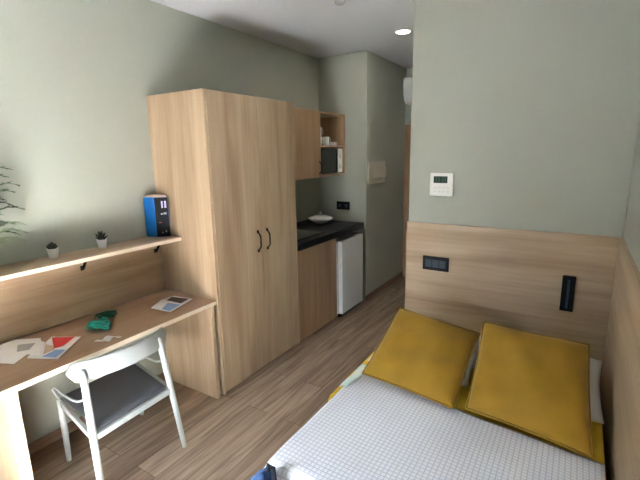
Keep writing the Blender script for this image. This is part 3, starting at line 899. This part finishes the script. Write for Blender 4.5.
mg = sheet('magazine', [(0.179, -0.917), (0.329, -0.831), (0.493, -1.038), (0.339, -1.115)], PAPER, th_=0.004)
tag(mg, 'glossy magazine with red and blue pictures on the desk, partly under the leaflet', 'magazine')
sheet('red_picture', [(0.194, -0.924), (0.300, -0.850), (0.367, -0.950), (0.353, -0.990)], REDP, mg, ZD + 0.0042, 0.0004)
sheet('tan_picture', [(0.262, -0.988), (0.309, -0.974), (0.371, -0.994), (0.376, -1.056)], SKINP, mg, ZD + 0.0042, 0.0004)
sheet('blue_picture', [(0.396, -1.070), (0.376, -0.991), (0.424, -0.963), (0.472, -1.038)], BLUEP, mg, ZD + 0.0042, 0.0004)
lf = sheet('leaflet', [(0.060, -1.165), (0.040, -1.055), (0.152, -0.963), (0.250, -1.010), (0.364, -1.185), (0.277, -1.225)], PAPER, z=ZD + 0.0065, th_=0.0016)
tag(lf, 'large white leaflet with grey printed picture lying open on the desk', 'leaflet')
sheet('loose_page', [(0.170, -0.985), (0.250, -0.981), (0.387, -1.075), (0.305, -1.107)], PAPER, lf, ZD + 0.0086, 0.0012, lift=[0, 0.002, 0.006, 0.001])
sheet('grey_picture', [(0.137, -1.074), (0.198, -1.010), (0.270, -1.052), (0.228, -1.116)], GREYP, lf, ZD + 0.0083, 0.0004)

br_ = sheet('brochure', [(0.283, -0.331), (0.208, -0.193), (0.220, -0.088), (0.393, -0.065), (0.460, -0.315)], PAPER, th_=0.003)
tag(br_, 'small printed brochure on the desk near the wardrobe', 'brochure')
sheet('blue_picture', [(0.369, -0.312), (0.305, -0.210), (0.415, -0.190), (0.448, -0.310)], BLUEP, br_, ZD + 0.0032, 0.0004)
sheet('brown_picture', [(0.225, -0.111), (0.371, -0.078), (0.395, -0.170), (0.250, -0.181)], BROWNP, br_, ZD + 0.0032, 0.0004)

# teal and dark green hair claw
hc = thing('hair_claw', 'teal and dark green hair claw lying on the desk', 'hair claw', (0.32, -0.68, ZD))
def crumple(c, sx, sy, sz, seed, lump=0.35):
    bm = B(); bmesh.ops.create_icosphere(bm, subdivisions=3, radius=1)
    rnd = random.Random(seed); ph = [rnd.uniform(0, 6) for _ in range(6)]
    for v in bm.verts:
        p = v.co.copy(); k = 1 + lump * (sin(p.x * 5 + ph[0]) * sin(p.y * 4 + ph[1]) + .5 * sin(p.z * 7 + ph[2] + p.x * 4))
        v.co = Vector((c[0] + p.x * sx * k, c[1] + p.y * sy * k, c[2] + max(-0.9, p.z * k) * sz))
    return bm
def claw(side, mt, c, ang, L_):
    bm = B(); R_ = Matrix.Rotation(ang, 3, 'Z')
    for k in range(6):
        t = (k / 5 - .5) * L_
        pts = []
        for q_ in range(7):
            a = pi * q_ / 6 * .55
            pts.append(Vector(c) + R_ @ Vector((t * (1 + .15 * q_ / 6), side * 0.034 * sin(a), 0.0045 + 0.030 * cos(a) * (1 if q_ < 6 else 1))))
        tube(bm, pts, [0.007, 0.007, 0.0065, 0.006, 0.005, 0.004, 0.0025], 6)
    tube(bm, [Vector(c) + R_ @ Vector((-L_ * .55, 0, 0.036)), Vector(c) + R_ @ Vector((0, side * .004, 0.040)), Vector(c) + R_ @ Vector((L_ * .55, 0, 0.036))], [0.007, 0.009, 0.007], 8)
    return bm
for side, mt, c, ang, L_, lb, sz in ((1, DGREEN, (0.185, -0.590, ZD), 1.15, 0.11, 'dark green half', (0.055, 0.030)), (-1, TEAL, (0.300, -0.695, ZD), 0.5, 0.12, 'teal half', (0.060, 0.040))):
    bm = claw(side, mt, c, ang, L_)
    t_ = crumple((0, 0, 0.020), sz[0], sz[1], 0.019, 5 + side, .30)
    for v in t_.verts: v.co = Matrix.Rotation(ang, 3, 'Z') @ v.co + Vector(c)
    merge(bm, t_)
    link('jaw', bm, mt, hc)['label'] = lb
link('spring', crumple((0.243, -0.640, ZD + 0.018), 0.026, 0.022, 0.018, 3, .2), TEAL, hc)
# small crumpled white slip
bm = B(); g = []
for i in range(13):
    t = i / 12; row = []
    for j in range(4):
        s = j / 3
        c = Vector((0.495, -0.825, 0)).lerp(Vector((0.505, -0.720, 0)), t)
        row.append(bm.verts.new((c.x + (s - .5) * 0.050 + .006 * sin(t * 8), c.y + (s - .5) * .02, ZD + 0.008 + 0.007 * sin(t * 11 + s))))
    g.append(row)
for i in range(12):
    for j in range(3): bm.faces.new((g[i][j], g[i + 1][j], g[i + 1][j + 1], g[i][j + 1])).smooth = True
o = link('paper_slip', bm, PAPER, None, (0.43, -0.78, ZD)); md = o.modifiers.new('thickness', 'SOLIDIFY'); md.thickness = 0.0012
tag(o, 'small wavy white paper slip on the desk front edge behind the chair', 'paper slip')

# ------------------------------------------------------------------ denim bag at the foot of the bed
bg_ = thing('denim_bag', 'blue denim bag with dark strap standing at the bed foot corner', 'bag', (1.65, -0.90, 0))
bm = B(); bmesh.ops.create_cube(bm, size=1)
bmesh.ops.subdivide_edges(bm, edges=bm.edges[:], cuts=7, use_grid_fill=True)
for v in bm.verts:
    p = v.co.copy(); h = p.z + .5; a = p.x + .5
    top = 0.37 + 0.165 * min(1, a * 1.15)
    x = 1.585 + 0.165 * a + (0.006 * sin(11 * p.y + 6 * h))
    th_ = 0.13 * (1 - 0.55 * max(0, h - .5) * 2) * (1 + .1 * sin(h * pi))
    v.co = Vector((x, -0.900 + p.y * th_ + .006 * sin(12 * p.x + 9 * h), 0.001 + h * top + 0.008 * sin(14 * p.x) * h))
o = link('body', bm, DENIM, bg_, smooth=True); subdiv(o, 1)
bm = B(); tube(bm, [(1.762, -0.875, 0.06), (1.764, -0.872, 0.28), (1.763, -0.870, 0.44), (1.757, -0.872, 0.535), (1.744, -0.880, 0.549), (1.735, -0.89, 0.50)], [0.011] * 6, 8)
link('strap', bm, NAVY, bg_)
